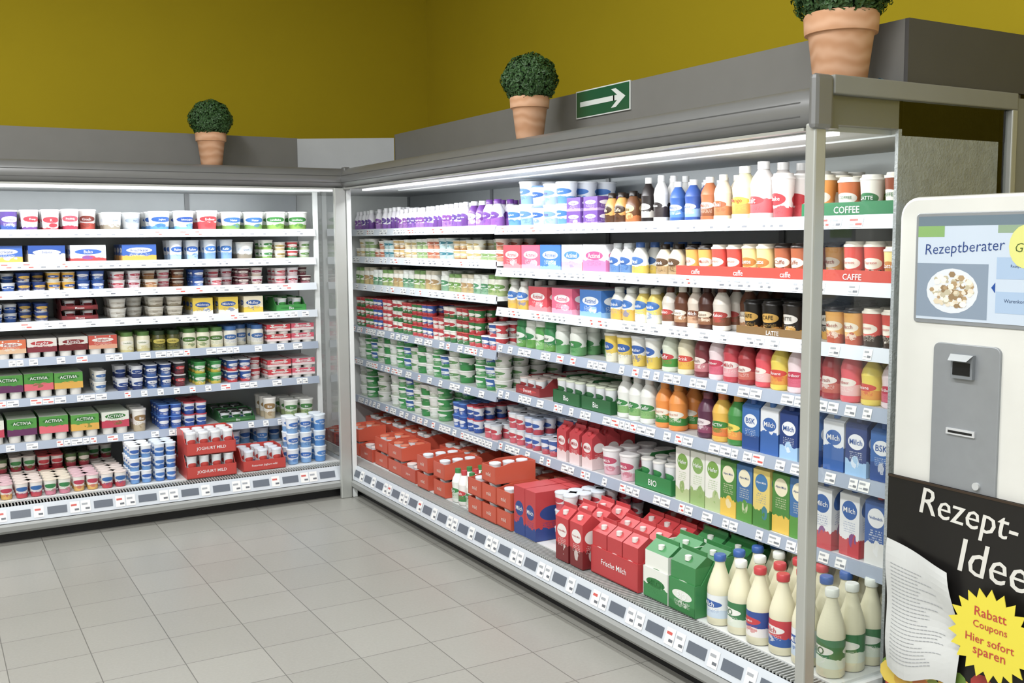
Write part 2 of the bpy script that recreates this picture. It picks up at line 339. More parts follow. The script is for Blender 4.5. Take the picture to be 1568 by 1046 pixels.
S('smallR','cup',.08,.056,'fruit_cream_cups','f4f0ee d04050 e8a0a8 ffffff f4f0ee .3 .6 Quark|f0eef2 b83048 f0d8dc ffffff f0eef2 .35 .6 Monte|5a2830 e8e0d8 a04858 5a2830 f2eee8 .3 .6 Mousse|efe9e4 9a3050 d8c8b8 ffffff f2eee8 .3 .6 Creme|e8e4ee 7a4a98 b898c8 ffffff f2f0f4 .35 .6 Beere',ns=2,rep=1)
S('bowlW','cup',.105,.06,'dessert_bowls','e2e0d8 cac4b8 b8b0a0 7a7060 dcdad2 .2 .6 Rahm|d8d2c4 b8b0a0 988e78 5a4a30 e2e0d8 .25 .6 Dessert',ns=2,rep=2)
S('traydk','tray',.2,.06,'dessert_trays','7a2028 a82c34 3a2018 ffffff b8a8a0 .2 .6 Mousse|3a1418 98282c 2a1814 ffffff d0c0b8 .2 .6 Dessert',d=.2,ns=2,nd=2,rep=1)
S('yelB','box',.125,.11,'milk_rice_packs','f0d040 2458a8 f4f0e0 ffffff f0e8c0 .25 .6 Milchreis|f2e8c8 2458a8 e8c840 ffffff f0ead8 .35 .62 Muller',d=.1,rep=2)
S('grnT','tray',.2,.09,'green_yogurt_trays','3fa048 2c8438 3fa048 ffffff f0f2ea .3 .5 Bio|44a850 2f8c3c 44a850 ffffff eef2e6 .3 .5 Landliebe',d=.2,nd=2,rep=2)
S('redM','multi',.165,.115,'fruit_yogurt_multipacks','f0ece6 c42430 882838 ffffff e8e4e0 .4 .66 Frucht|e8e4dc 8a2028 701820 ffffff e0dcd8 .45 .66 Kirsch|d04a38 f2ede6 e8a888 b02028 eeeae4 .3 .66 Joghurt|e8703c f4f0ea f0c8a0 c03020 eeeae6 .35 .66 Pfirsich',d=.16,nd=2,rep=1)
S('jarY','jar',.082,.135,'yogurt_glass_jars','ede8c8 f4f2e4 d8cc90 5a7a30 58803a .2 .6 Landliebe|efe9d0 f2efe2 c8b878 486a2c 4c7434 .2 .6 Vanille',rep=2)
S('jarD','jar',.082,.135,'fruit_glass_jars','4a4a18 c8b850 6a6a28 303008 23381a .2 .6 Landliebe',rep=2)
S('jarP','jar',.085,.14,'cream_yogurt_jars','eeead2 4f7c34 e4dcb4 ffffff 4d7a38 .2 .6 Landliebe|ece9dc 3468a8 dcd8c4 ffffff 3468a8 .2 .6 Joghurt|eee8d4 c0282c e0d8bc ffffff e8e4d6 .2 .6 Landliebe',rep=3)
S('redP','multi',.16,.065,'strawberry_yogurt_packs','d02838 f2ece8 f0d8d8 c02030 e8dcd8 .3 .6 Fruchtzwerge|e0506a f4eeee f0e0e0 c02848 f0e4e4 .35 .6 Erdbeer|e8e0da c82a38 d04858 ffffff e8dcd8 .35 .6 Joghurt',d=.15,ns=2,nd=2,rep=1)
S('activ','multi',.162,.14,'probiotic_yogurt_multipacks','4c9a3c 2b7a2a e86070 ffffff e0ead8 .42 .72 ACTIVIA|58a444 2b7a2a e8b040 ffffff e0ead8 .42 .72 ACTIVIA|e8ece0 2b7a2a c83050 ffffff e0ead8 .45 .72 ACTIVIA|4f9c40 2b7a2a 6a3060 ffffff e0ead8 .4 .72 ACTIVIA',d=.16,nd=2,rep=1)
S('smallV','cup',.078,.07,'vanilla_yogurt_cups','f2f0ea 3c72b4 c8d4e0 ffffff f4f2ee .3 .6 Skyr|eef0ee c8a838 e0d098 ffffff f0f0ee .3 .6 Vanille',ns=2,rep=2)
S('stkB','cup',.075,.08,'stacked_yogurt_cups','e8eaf0 1c448e 283c78 ffffff e8eaf0 .4 .6 Joghurt|204890 f0f0f0 3868b0 204890 e4e8f0 .3 .6 Muller|38343c c83038 6a2a38 ffffff e8e4e4 .3 .6 Kirsch',ns=2,rep=2)
S('stkG','cup',.08,.08,'green_yogurt_cups','38984a f0f4ec e0c840 2c8038 48a858 .3 .6 Alpro|2c8a5a f4f4f0 38a068 206a40 e8ece6 .3 .6 Soja',ns=2,rep=2)
S('stkM','cup',.08,.08,'mixed_yogurt_cups','2454a0 f0f0f0 d8303c 2454a0 f0f0f0 .3 .6 Joghurt|c82834 f2f0ee f0e4e0 c82834 f0eeee .3 .6 Erdbeer|f2f0ee 20509c b82838 ffffff f0eeee .35 .6 Bauer',ns=2,rep=2)
S('blueS','foil',.15,.075,'blue_yogurt_packs','2452a8 f0f2f6 3a70c8 2452a8 4c82d0 .2 .6 Ehrmann|e8ecf4 2452a8 2452a8 ffffff d03848 .35 .6 Almighurt',d=.15,ns=2,nd=2,rep=1)
S('flatG','tray',.22,.07,'herb_yogurt_trays','2c6a38 4a8a48 3a5a30 ffffff 20241c .3 .5 Bio',d=.2,nd=2)
S('cupBr','cup',.09,.14,'caramel_yogurt_cups','efece4 9a7a4a c8b898 ffffff efece6 .35 .65 Bio|f0ede8 8a9a50 d0c8a0 ffffff 2a2c28 .35 .65 Natur',rep=1)
S('cupWG','cup',.1,.11,'white_green_cups','eceee4 4c8a48 a8b880 ffffff f0f0ea .35 .62 Bio',rep=2)
S('f4pink','foil',.15,.09,'cottage_yogurt_packs','f2eee6 3a8a50 d88098 ffffff e8dcc8 .3 .62 SahneJoghurt|f4f0ea c03050 e0b058 ffffff e0b8c0 .35 .62 SahneJoghurt|f2ece8 2c6ab0 c83848 ffffff e8d8d0 .35 .62 Frucht',d=.15,ns=1,nd=2,rep=1)
S('f4red','foil',.15,.085,'cherry_yogurt_packs','e8e0dc c82838 982030 ffffff d04048 .4 .62 Frucht|4a6a38 e8e0d0 a83040 2c5a2c 283018 .35 .62 Frucht|e0e4dc 3a8a48 a83040 ffffff e8e0d8 .35 .62 Frucht',d=.15,ns=2,nd=2,rep=1)
S('whB','foil',.135,.075,'low_fat_yogurt_packs','eef2f8 2a62b8 6ca0dc ffffff f2f5f9 .35 .6 Joghurt|e6eef8 3a78c8 3a78c8 ffffff dce8f4 .3 .6 0,1% Fett|2858a8 f0f2f6 d04050 2858a8 eef2f8 .3 .6 Joghurt',d=.135,ns=3,nd=2,rep=1)
S('whBt','cup',.085,.11,'low_fat_yogurt_cups','eaf0f8 2e6cc0 7cacdf ffffff eef4fa .35 .6 Joghurt|dfeaf6 4486d0 4f90d4 ffffff e4eef8 .4 .6 0,1%|f0f4f8 d03a44 6ca0dc ffffff f2f5f9 .3 .6 Fettarm',ns=3,nd=3,rep=2)
S('redB','tray',.3,.145,'red_yogurt_display_boxes','c8362c c8362c c8362c ffffff f0f2f4 .0 .3 JOGHURT MILD',d=.24,ns=2,nd=1)
S('redB1','tray',.27,.13,'red_yogurt_display_boxes','c8362c c8362c c8362c ffffff e8eef8 .0 .3 Fettarmer Joghurt mild',d=.25,ns=1,nd=1)
# right case
S('kidP','bot',.062,.145,'kids_yogurt_drink_bottles','f2f0f4 7a3a98 a87cc0 ffffff f4f2f6 .35 .5 Fruit|f4f2f6 5a3a90 8c5cb0 ffffff f4f4f6 .3 .5 Drink|f0ecf4 6a3c98 6c3c90 ffffff f4f4f6 .5 .5 Monte',rep=2)
S('kidV','bot',.08,.16,'berry_yogurt_drink_bottles','6a3090 f0eaf4 a070c0 5a2888 f0eef4 .3 .5 Drink|f0ecf4 6a3898 9a5cb8 ffffff 6a3090 .4 .5 Joghurt',rep=2)
S('violB','box',.12,.065,'chocolate_dessert_packs','6a4098 f0eaf4 a88cc8 5a3088 e8e0f0 .2 .6 Schoko|e8e4f2 6a48a0 b8a0d8 ffffff e8e0f0 .3 .6 Monte',d=.1,ns=2,nd=3,rep=2)
S('tubBl','cup',.115,.115,'blue_white_yogurt_tubs','e8eef6 3a78c4 5c98d8 ffffff eef2f6 .35 .6 Joghurt|f0f2f6 5a88c8 88b0e0 ffffff f0f2f6 .4 .6 Natur|dfe8f4 2f64b0 c8d8ec ffffff 5a88c8 .3 .6 Landjoghurt|f0f2f4 7aa0c8 a8c0d8 5a3a90 f0f2f6 .4 .6 Frucht',ns=2,rep=1)
S('cofO','bot',.072,.155,'iced_coffee_bottles','d89a4a 3a2418 5a3820 f0e0c0 2a1c14 .35 .55 Caffe|6a4020 e8c888 c87030 402010 1c120c .3 .55 Latte',rep=2)
S('blkB','pet',.066,.215,'black_white_milk_drink_bottles','241c1c f0eeea c8c0b8 1a1414 f2f2f0 .3 .5 COOKIE|eceae6 2c2424 3a3030 ffffff f0f0ee .45 .5 Choco',rep=1)
S('bluB','pet',.072,.185,'blue_milk_drink_bottles','2c5ca8 f0f2f4 4a80c8 2c5ca8 f0f2f4 .3 .5 Milch|2850a0 e8eef6 88b0e0 2850a0 eef2f6 .4 .5 Muller|e8eef4 24408c 2c5ca8 ffffff f0f2f4 .45 .5 Milch',rep=1)
S('orgB','pet',.075,.195,'caramel_milk_drink_bottles','b86838 f2e6d4 8a4a24 a04818 f0ece4 .4 .5 Milch|e8d8c4 a85c30 b87848 ffffff f2eee6 .4 .5 Chai|7a4428 f0e4d0 c88850 7a4428 f2eee6 .35 .5 Nuss',rep=1)
S('yelPB','pet',.1,.21,'yellow_smoothie_bottles','f0e8b8 e8b830 e89030 a03020 f4f4ee .4 .5 Mango',rep=1)
S('redPB','pet',.1,.22,'red_smoothie_bottles','f0e8e4 d02c34 e05058 ffffff f4f2f0 .5 .45 Fruit|f2efea d83828 f0a030 ffffff f4f4f0 .4 .5 Vita',rep=1)
S('redSt','cof',.09,.17,'striped_shake_cups','f0ece8 c82430 d84850 ffffff f0ece8 .3 .5 Shake|e8dcd8 b82028 c83038 ffffff e8e4e0 .5 .55 Milch',rep=1)
S('orgC','cof',.085,.165,'orange_coffee_cups','e89438 f4ecdc 8a4a20 c05018 f0e6d4 .3 .55 Caffe|e8c068 f4ecdc a05c28 b05018 f4efe4 .3 .55 Vanilla',rep=1)
S('stbk','cof',.085,.15,'takeaway_coffee_cups','c8622c f0ece4 2c7048 2c7048 f2ece2 .3 .55 COFFEE|f0ece2 2c7a50 8a5a38 ffffff f0ece4 .3 .5 LATTE|8a3a20 f0ece4 5a3020 2c7048 ece4d8 .3 .55 CAFFE',rep=1)
S('paleC','cup',.085,.064,'pale_yogurt_cups','ece9dc c8b070 d8ccb0 ffffff f0eee6 .3 .6 Natur|f0f0ea 88a868 a8c088 ffffff f2f2ec .4 .6 Bio|ece0d4 b86040 d09070 ffffff f0ece4 .4 .6 Reis|c8d8d8 3a8090 b8d0d0 ffffff eef0ee .3 .6 Quark|d8b878 f0e8d8 a87840 805020 f0ece0 .3 .6 Mandel',ns=2,rep=2)
S('paleJ','jar',.08,.12,'natural_yogurt_jars','ecebdc 6a9848 a8b878 ffffff 78a058 .3 .55 Natur|eeece2 b09060 c8b078 ffffff d8d0b8 .4 .55 Bio|e8ece4 4c8a60 88b090 ffffff eef0ea .35 .55 Landmilch',rep=2)
S('actm','box',.185,.13,'probiotic_drink_multipacks','d03848 f4f0f0 e88890 c82838 e8d8d8 .2 .6 Actimel|e0587c f4f2f4 f0a0b8 d03868 f0dce4 .2 .6 Actimel|2f74c4 f2f6fa 88b8e8 2a60b0 e4ecf4 .2 .6 Actimel|f0f2f4 3a80cc e8a8b0 ffffff f0f2f4 .35 .6 Actimel|f0f0f4 d04080 e078a8 ffffff f0f2f4 .45 .6 Actimel',d=.14,nd=2,rep=1)
S('actmY','bot',.085,.15,'breakfast_yogurt_bottles','f0f0e8 2f74c4 e8b838 ffffff eef0ea .4 .6 Drink|f2d868 2f74c4 f4f0d8 ffffff f2f0e0 .3 .6 Vanille|e8e4f0 6a4898 e8c840 ffffff f0f0f0 .35 .6 Beere',rep=2)
S('whtB','bot',.078,.15,'white_yogurt_drink_bottles','eef0ee 2c5ca0 5c88c0 ffffff e8ecf0 .35 .5 Drink|f0f0ea 3868a8 e0c040 ffffff 3060a8 .3 .5 Vital',rep=2)
S('tanB','bot',.08,.145,'tan_yogurt_drink_bottles','e8d8b8 5a4028 b89868 ffffff 2a2018 .35 .5 Drink|ece4cc b8863c d8c090 ffffff 3a2c20 .3 .5 Honig',rep=2)
S('cofT','cof',.08,.14,'chilled_coffee_cups','e8a848 f4ecd8 b84820 a03818 2c2420 .3 .55 Macch|d83c2c f4ecdc 38281c c02c20 f0e8d8 .35 .55 Espresso|f0d890 c88030 a85c28 ffffff f0e4cc .3 .55 Latte|b05c34 f4ecdc 582818 8a3818 2c201c .3 .55 Caffe',rep=2)
S('brnB','pet',.076,.178,'chocolate_milk_bottles','ece4d8 b83830 7a4a30 ffffff 6a3a28 .4 .5 Kakao|6a3c24 f0e8d8 a87850 5a2c18 ece4d8 .3 .5 Choco|e8d8c8 8a5030 c8a080 ffffff e8e0d4 .4 .5 Milch|4a2418 e8d8c0 8a5838 4a2418 3a1c14 .3 .5 Kakao',rep=1)
S('blkC','cof',.088,.145,'black_coffee_cups','1c1816 d8a848 c88838 1c1816 1c1816 .3 .6 CAFE|2a2420 f0ece4 d8a030 1c1816 1c1816 .25 .6 LATTE|d89830 1c1816 f0d890 f0d890 1c1816 .3 .6 MOCCA',rep=2)
S('redStk','foil',.15,.07,'red_yogurt_multipacks','b02028 e8e8e0 3a7a40 a02028 c03c34 .4 .6 Joghurt|2f7a3c f0ece4 c82830 206a2c b03030 .35 .6 Joghurt|2850a0 f0eee8 c82830 2850a0 b03434 .3 .6 Sahne|b82430 e8e4dc e8e4dc b82430 c04038 .35 .6 Joghurt|e8e4dc b82430 2c7a40 ffffff d8d4cc .4 .6 Kirsch',d=.15,ns=3,nd=2,rep=1)
S('grnJ','jar',.095,.15,'green_yogurt_tubs','48a040 f0f4ea 88c870 308030 e8ece4 .3 .55 Bio|2c8a4c f0f2ec 68a848 206a38 2c8a4c .3 .55 Natur|e4e8e0 2c8a4c 68a848 ffffff e8ece4 .4 .55 Bio',rep=1)
S('wgJ','jar',.085,.145,'white_green_jars','e8ece4 3a8a48 68a868 ffffff eceee8 .4 .5 fit|e4eae8 3c8890 88b8b0 ffffff e8ecec .4 .5 Ayran',rep=2)
S('yblJ','cup',.085,.145,'yellow_blue_cups','eecf50 2c60b0 f4f0d8 ffffff f0ece0 .35 .6 Milch|f0f0ea 2c60b0 e8c848 ffffff eef0f0 .4 .6 Muller|3a70b8 f0f0e8 e8c848 2c60b0 eef0f0 .3 .6 Milch',rep=2)
S('rgB','pet',.082,.185,'fruit_kefir_bottles','e0e8d4 c83038 48983c ffffff 3a8c3c .4 .5 Kefir|f0e8c8 d84030 e8b838 ffffff c82c30 .4 .5 Drink|7a2c34 f0e4dc c87880 7a2c34 5a3a30 .4 .5 Kirsch|4a9a40 f0e4dc e8d040 7a2c34 e8e8e0 .4 .5 Apfel',rep=1)
S('pinkB','pet',.08,.19,'strawberry_milk_bottles','f0dce0 c8284c d8607c ffffff e8e8e6 .4 .5 Erdbeer|c83444 f4ece8 e8a0a8 c02c38 5a2820 .4 .5 Milch|a8242c f4ece4 c86050 a02028 f0ece8 .4 .5 Kirsch|e84858 f4ece4 f0c0c0 c02c38 f0ece8 .4 .5 Erdbeer|f0d850 d83828 e8a030 ffffff f0ece4 .4 .5 Banane',rep=1)
S('grTub','cup',.11,.075,'quark_tubs','f0f2ee e8ece6 c8d4c0 4c7a48 f2f4f0 .2 .6 Quark|3a9a50 f0f4ec 68b070 2c8040 eef2ea .3 .6 Bio|2c60a8 f0f4f8 3a9a50 2c60a8 e8eef0 .35 .6 Magerquark|eeeee8 6a9a60 e0e4d8 ffffff f0f0ec .25 .6 Speisequark|e8e8e0 38884c 38984c ffffff f0f0ec .5 .6 Quark',ns=3,nd=4,rep=1)
S('drT','tray',.24,.09,'red_dessert_trays','9a2c30 c83838 9a2c30 ffffff d8c8c0 .2 .5 Dessert',d=.22,nd=2)
S('grT2','tray',.24,.13,'green_yogurt_trays','2c6a3c 2c7a40 2c6a3c ffffff d8e0c8 .1 .5 Bio',d=.22,nd=2)
S('wgB','pet',.085,.2,'kefir_bottles','eef0ea 3a8a48 88b870 ffffff f0f0ec .35 .5 Kefir',rep=2)
S('orJ','pet',.085,.2,'orange_juice_bottles','f09028 f4efe0 3a8a38 c85818 e8902c .35 .5 FRUCTIV|e8a838 f4efe0 f07820 c85818 3a8a38 .3 .5 ACTIV',rep=2)
S('prJ','pet',.09,.19,'berry_juice_bottles','5c2c48 e8dce0 8a3c60 5a2040 7a3848 .3 .5 FRUCTIV',rep=2)
S('yoJ','pet',.09,.2,'multivitamin_juice_bottles','eab83c 388838 e87828 ffffff e07828 .35 .5 ACTIV|3c9040 f0d850 e89030 2c7030 e8a030 .35 .5 Mango',rep=1)
S('bluC','gab',.092,.22,'buttermilk_cartons','2f6ab4 f0f4f8 1c488e 2458a8 2a60b0 .35 .68 BSK|e8ecf2 2c62ae 2c62ae ffffff 3a78c4 .5 .68 Milch|1c3c80 f2f4f8 9cc4e8 2458a8 1c3c80 .3 .68 Milch',rep=1,nd=3)
S('redC','gab',.085,.2,'red_milk_cartons','c8303a f4f0ee f0d8d8 c02834 c8303a .35 .68 Milch',rep=3,nd=3)
S('whRB','foil',.15,.085,'white_red_yogurt_packs','eef0f2 c83040 d85868 ffffff d8dfe8 .4 .6 Joghurt|e8ecf4 2c5cae c84050 ffffff b8c8e0 .35 .6 Rahm|3a60a8 f0f0f4 c84050 2c5cae e0e6f0 .35 .6 Rahm',d=.15,ns=2,nd=2,rep=1)
S('whPk','cup',.1,.135,'pudding_drink_cups','f0eef0 c84868 e8b8c4 ffffff f2f0f0 .35 .6 Milch|eef0f2 3878b8 d86878 ffffff f0f0f0 .35 .6 Grutze',rep=2)
S('grBx','tray',.26,.14,'green_tub_boxes','2f8a48 2f8a48 2f8a48 ffffff f0f0ea .1 .5 BIO',d=.24,nd=1)
S('wgC','brk',.09,.255,'oat_drink_cartons','eeeee6 7aa848 b8c890 ffffff 58903c .25 .75 Hafer|e8ece0 88b060 98b870 ffffff 58903c .3 .75 Hafer',rep=1,nd=3)
S('alpC','brk',.09,.255,'alpine_milk_cartons','4c8a3c f0e8c8 e8c040 2c5090 2858a0 .3 .78 Alpen Milch|3a70a8 f2eacb 58983c 2c5090 2858a0 .35 .78 Alpen Milch|e8d070 3a7ab0 4c8a3c ffffff 3a70a8 .3 .78 Alpen Milch',rep=1,nd=3)
S('freshC','brk',.09,.25,'fresh_milk_cartons','eceef0 3464ac c83840 ffffff 2c5ca8 .3 .75 Milch|3460a8 f0f2f4 e8e8e4 2c5ca8 c83840 .35 .75 Vollmilch',rep=2,nd=3)
S('orBx','htray',.2,.095,'orange_yogurt_display_boxes','cf4e2c cf4e2c cf4e2c f6e0d4 d86a44 .0 .5 mild|c8482a c8482a c8482a f6e0d4 e4dcd8 .0 .5 Joghurt',d=.2,ns=2,nd=3,rep=1)
S('orBx2','htray',.14,.1,'orange_yogurt_display_boxes','cf4e2c cf4e2c cf4e2c f6e0d4 e8ecf2 .0 .5 mild',d=.24,ns=3,nd=1,rep=9)
S('rdTall','box',.1,.24,'tall_milk_packs','c42c32 24448c 24448c ffffff c83a3e .25 .55 Milch',d=.2,nd=2)
S('rdGab','gab',.1,.25,'red_fresh_milk_cartons','c42830 f2ece8 7a1c20 b82028 e8e4e0 .4 .7 Frische Milch',rep=4,nd=2)
S('rdCr','crate',.33,.24,'red_milk_carton_trays','c02a30 c02a30 c02a30 ffffff e8e4e0 .1 .5 Frische Milch',d=.25,nd=2)
S('gnCr','crate',.155,.25,'organic_milk_carton_trays','eceee6 2c7a3c 3a8a4c 2c7a3c f0f0ea .45 .55 MILCH|3a8a4c eceee6 2c7a3c ffffff f0f0ea .3 .55 BIO',d=.25,nd=2,rep=1)
S('mlkB','milk',.093,.285,'glass_milk_bottles','e8ecee 2c5ca8 c8d8e8 ffffff 2c5ca8 .35 .6 Milch|3a7c4c f0f0e8 e0e8d8 2c6a3c e8ece4 .35 .6 BIO|2c4c98 c82c34 f0ece8 ffffff c82c34 .35 .62 Frische Milch|c82c38 f0ece8 2c5ca8 c02030 c82c34 .35 .62 Milch',rep=1,nd=3,th=.11)
S('smGB','pet',.07,.2,'cream_bottles','eef0e8 3a8a48 d0d8c8 ffffff 3a8a48 .35 .5 Bio|f0ece8 c82c34 3a8a48 ffffff c82c34 .4 .5 Milch',rep=1,nd=3)

OBJ={}
def put(fr,row,key,a,b,z,var,rot,text=True,hs=1.0):
    s=SP[key]; v=s['v'][var%len(s['v'])]; mb=OBJ.setdefault((fr,row,s['name']),MB())
    seed=random.random()
    lab=[lin(v[0]),lin(v[1]),lin(v[2]),(v[5],v[6],1.0,seed)]
    k=s['kind']; p2=plain(v[0]) if k not in('multi','milk') else plain('ece8e2')
    if k=='milk': p2=plain('e6e1c2')
    cuplab=[lin('e6eaee'),lin(v[0]),lin('4a80c4'),(.3,.6,1.0,seed)]
    if k=='crate': cuplab=[lin(v[0]),lin('f0ece8') if v[0][0]!='e' else lin('2c7a3c'),lin(v[2]),(.2,.5,1.0,seed)]
    if k in('tray','htray','crate') and v[5]<.11: lab=plain(v[0])
    pl=[lab,plain(v[4]),p2,cuplab,plain(v[2] if k=='crate' else v[0])]
    mb.add(s['t'],pal(pl),(a,b,z),rot,V=s['t'].V*np.array([1,1,hs]))
    if text:
        w=s['w']*.97; d=s['d']*.97; h=s['h']*hs
        if k in CYL:
            zc=v[6]
            if k=='milk': zz=h*(.11+.33*zc)
            elif k=='pet': zz=h*(.12+.48*zc)
            else: zz=h*(.8 if k in('jar','bot') else .9)*zc
            if k=='cup': R2=w/2*(.80+.17*zz/h)+.0018
            elif k=='cof': R2=w/2*(.76+.2*zz/h/.87)+.0018
            else: R2=w/2*1.01+.0018
            mb.text(v[7],v[3],w/2*1.15,h*s['th']*.75,(a,b,z),rot,R=R2,dz=zz)
        elif k=='foil':
            pass
        else:
            f={'gab':.78,'brk':.88,'multi':.7}.get(k,1.0); off=.3 if k=='multi' else 0
            zz=h*(off+f*v[6]); H=h*(.10 if k in('gab','brk','crate') else .17)
            if k=='tray': zz=h*.25; H=h*.2
            if k=='htray': zz=h*.42; H=h*.2
            if k=='crate': zz=h*.27
            mb.text(v[7],v[3],w*.6,H,(a,b,z),rot,dz=zz,dy=-d/2-.0015)
            if k in('gab','brk','box','multi'):
                mb.text(v[7],v[3],d*.6,H,(a,b,z),rot-math.pi/2,dz=zz,dy=-w/2-.0015)
def fill(fr,row,z,a0,a1,key,b=.385,ns=None,nd=None,v0=0):
    s=SP[key]; w=s['w']; n=max(1,int((a1-a0)/w+.3)); 
    if (a1-a0)/n<w*.985: n=max(1,n-1)
    pit=(a1-a0)/n; ns=ns or s['ns']; nd=nd or s['nd']
    flat=s['kind'] in('box','multi','foil','tray','htray','gab','brk','crate')
    for i in range(n):
        a=a0+(i+.5)*pit; var=v0+i//s['rep']; jb=random.uniform(0,.012)
        hs=1.0-(((len(key)*31+ord(key[0])*7+var*13)%7)/6.0)*(.12 if not flat else .04)
        if flat is False and random.random()<.07: jb+=s['d']
        for j in range(nd):
            nn=ns if (j>0 or ns==1 or random.random()<.85) else ns-1
            if b+jb+s['d']*(j+1)>.835: break
            for k in range(nn):
                rot=random.uniform(-.03,.03) if flat else random.uniform(-.35,.35)
                if flat and s['kind'] in('tray','htray','crate'): rot*=.3
                put(fr,row,key,a+random.uniform(-.001,.001),b+jb+s['d']*(j+.5),z+k*(s['h']*hs+.0005),var,rot,j==0,hs)

SH=.013
def shelf(z): return z+SH
LZ=[1.675,1.493,1.33,1.154,.947,.718,.464]
LR=[
 [(-3.1,-1.9,'tubW'),(-1.9,-1.36,'tubK'),(-1.36,-1.1,'tubP'),(-1.09,-.665,'tubW'),(-.66,-.08,'tubG')],
 [(-3.1,-1.33,'packB'),(-1.32,-.99,'packB'),(-.99,-.575,'slimB'),(-.575,-.44,'tubP'),(-.41,-.08,'smallGW')],
 [(-3.1,-1.35,'smallB'),(-1.32,-1.14,'smallR'),(-1.13,-.87,'smallT'),(-.87,-.75,'smallB'),(-.74,-.40,'smallR'),(-.33,-.08,'smallR')],
 [(-3.1,-1.66,'smallB'),(-1.64,-1.36,'traydk'),(-1.34,-.9,'bowlW'),(-.87,-.4,'yelB'),(-.38,-.08,'grnT')],
 [(-3.1,-1.3,'redM'),(-1.29,-1.1,'jarY'),(-1.1,-.93,'jarD'),(-.92,-.41,'jarP'),(-.4,-.08,'redP')],
 [(-3.1,-1.5,'activ'),(-1.48,-1.33,'smallV'),(-1.32,-.9,'stkB'),(-.87,-.67,'stkG'),(-.66,-.41,'stkM'),(-.4,-.08,'redP')],
 [(-3.1,-1.25,'activ'),(-1.235,-1.15,'cupBr'),(-1.09,-.78,'blueS'),(-.72,-.48,'flatG'),(-.47,-.3,'cupBr'),(-.29,-.08,'cupWG')],
]
for r,(z,segs) in enumerate(zip(LZ,LR)):
    for a0,a1,k in segs: fill('L',r,shelf(z),a0,a1,k)
DZ=.212
fill('L',8,DZ,-3.1,-1.32,'f4pink',b=.13); fill('L',9,DZ,-3.1,-1.32,'f4red',b=.45)
fill('L',8,DZ,-1.31,-1.03,'whB',b=.14)
fill('L',8,DZ,-1.0,-.69,'redB',b=.095); fill('L',8,DZ,-.66,-.38,'redB1',b=.11)
fill('L',9,DZ,-.66,-.38,'whBt',b=.42,ns=2); fill('L',8,DZ,-.36,-.09,'whBt',b=.15,ns=3,nd=2); fill('L',9,DZ,-.36,-.09,'whBt',b=.36,ns=2,nd=3)
fill('L',9,DZ,-.99,-.68,'redB1',b=.45,ns=1)
RZA=[1.675,1.488,1.30,1.0,.77,.50]; RZB=[1.67,1.45,1.24,1.045,.80,.515]
AM=1.26
RA=[
 [(-.87,.15,'kidP'),(.16,.85,'kidP'),(.86,1.2,'kidV')],
 [(-.87,1.24,'paleC')],
 [(-.87,1.24,'paleJ')],
 [(-.87,.98,'redStk'),(1.0,1.24,'stkM')],
 [(-.87,1.24,'grTub')],
 [(-.87,.62,'grTub'),(.63,.95,'blueS'),(.95,1.24,'whRB')],
]
AX=3.82
RB=[
 [(1.28,1.88,'tubBl'),(1.88,2.16,'violB'),(2.17,2.42,'cofO'),(2.44,2.63,'blkB'),(2.63,2.83,'bluB'),(2.83,3.0,'orgB'),(3.0,3.11,'yelPB'),(3.11,3.22,'redPB'),(3.22,3.41,'redSt'),(3.42,3.52,'orgC'),(3.53,AX,'stbk')],
 [(1.28,2.21,'actm'),(2.22,2.56,'whtB'),(2.56,2.72,'tanB'),(2.74,AX,'cofT')],
 [(1.28,1.5,'actmY'),(1.5,2.21,'actm'),(2.22,2.58,'actmY'),(2.6,3.07,'brnB'),(3.08,3.48,'blkC'),(3.49,AX,'cofT')],
 [(1.28,1.75,'grnJ'),(1.75,2.0,'wgJ'),(2.0,2.17,'grnJ'),(2.17,2.58,'yblJ'),(2.59,2.9,'rgB'),(2.9,AX,'pinkB')],
 [(1.28,1.75,'drT'),(1.76,2.26,'grT2'),(2.27,2.54,'wgB'),(2.55,2.74,'orJ'),(2.74,2.92,'prJ'),(2.92,3.1,'yoJ'),(3.11,AX,'bluC')],
 [(1.28,1.78,'whRB'),(1.79,2.12,'redC'),(2.13,2.42,'whPk'),(2.43,2.70,'grBx'),(2.72,3.0,'wgC'),(3.0,3.46,'alpC'),(3.47,AX,'freshC')],
]
for r,(z,segs) in enumerate(zip(RZA,RA)):
    for a0,a1,k in segs: fill('R',r,shelf(z),a0,a1,k)
for r,(z,segs) in enumerate(zip(RZB,RB)):
    for a0,a1,k in segs: fill('R',r,shelf(z),a0,a1,k)
fill('R',8,DZ,-.87,.3,'orBx',b=.12,ns=2,nd=1); fill('R',9,DZ,-.87,.72,'orBx',b=.36,ns=2,nd=2); fill('R',8,DZ,.31,.72,'orBx',b=.11,ns=2,nd=1); fill('R',8,DZ,.73,1.14,'orBx2',b=.10,ns=2); fill('R',9,DZ,.73,1.8,'orBx',b=.36,ns=2,nd=2)
fill('R',8,DZ,1.15,1.4,'smGB',b=.11,nd=3)
fill('R',8,DZ,1.41,1.84,'orBx2',b=.09); fill('R',8,DZ,1.85,2.06,'rdTall',b=.1,nd=3)
fill('R',8,DZ,2.07,2.28,'whRB',b=.16,ns=3,nd=3)
fill('R',8,DZ,2.29,2.51,'rdGab',b=.06,nd=3)
fill('R',8,DZ,2.52,2.86,'rdCr',b=.09,nd=2)
fill('R',8,DZ,2.87,3.19,'gnCr',b=.10,nd=2)
fill('R',8,DZ,3.2,AX+.01,'mlkB',b=.115,nd=6)
for (fr,row,name),mb in OBJ.items(): mb.build(name,M_print,fr)

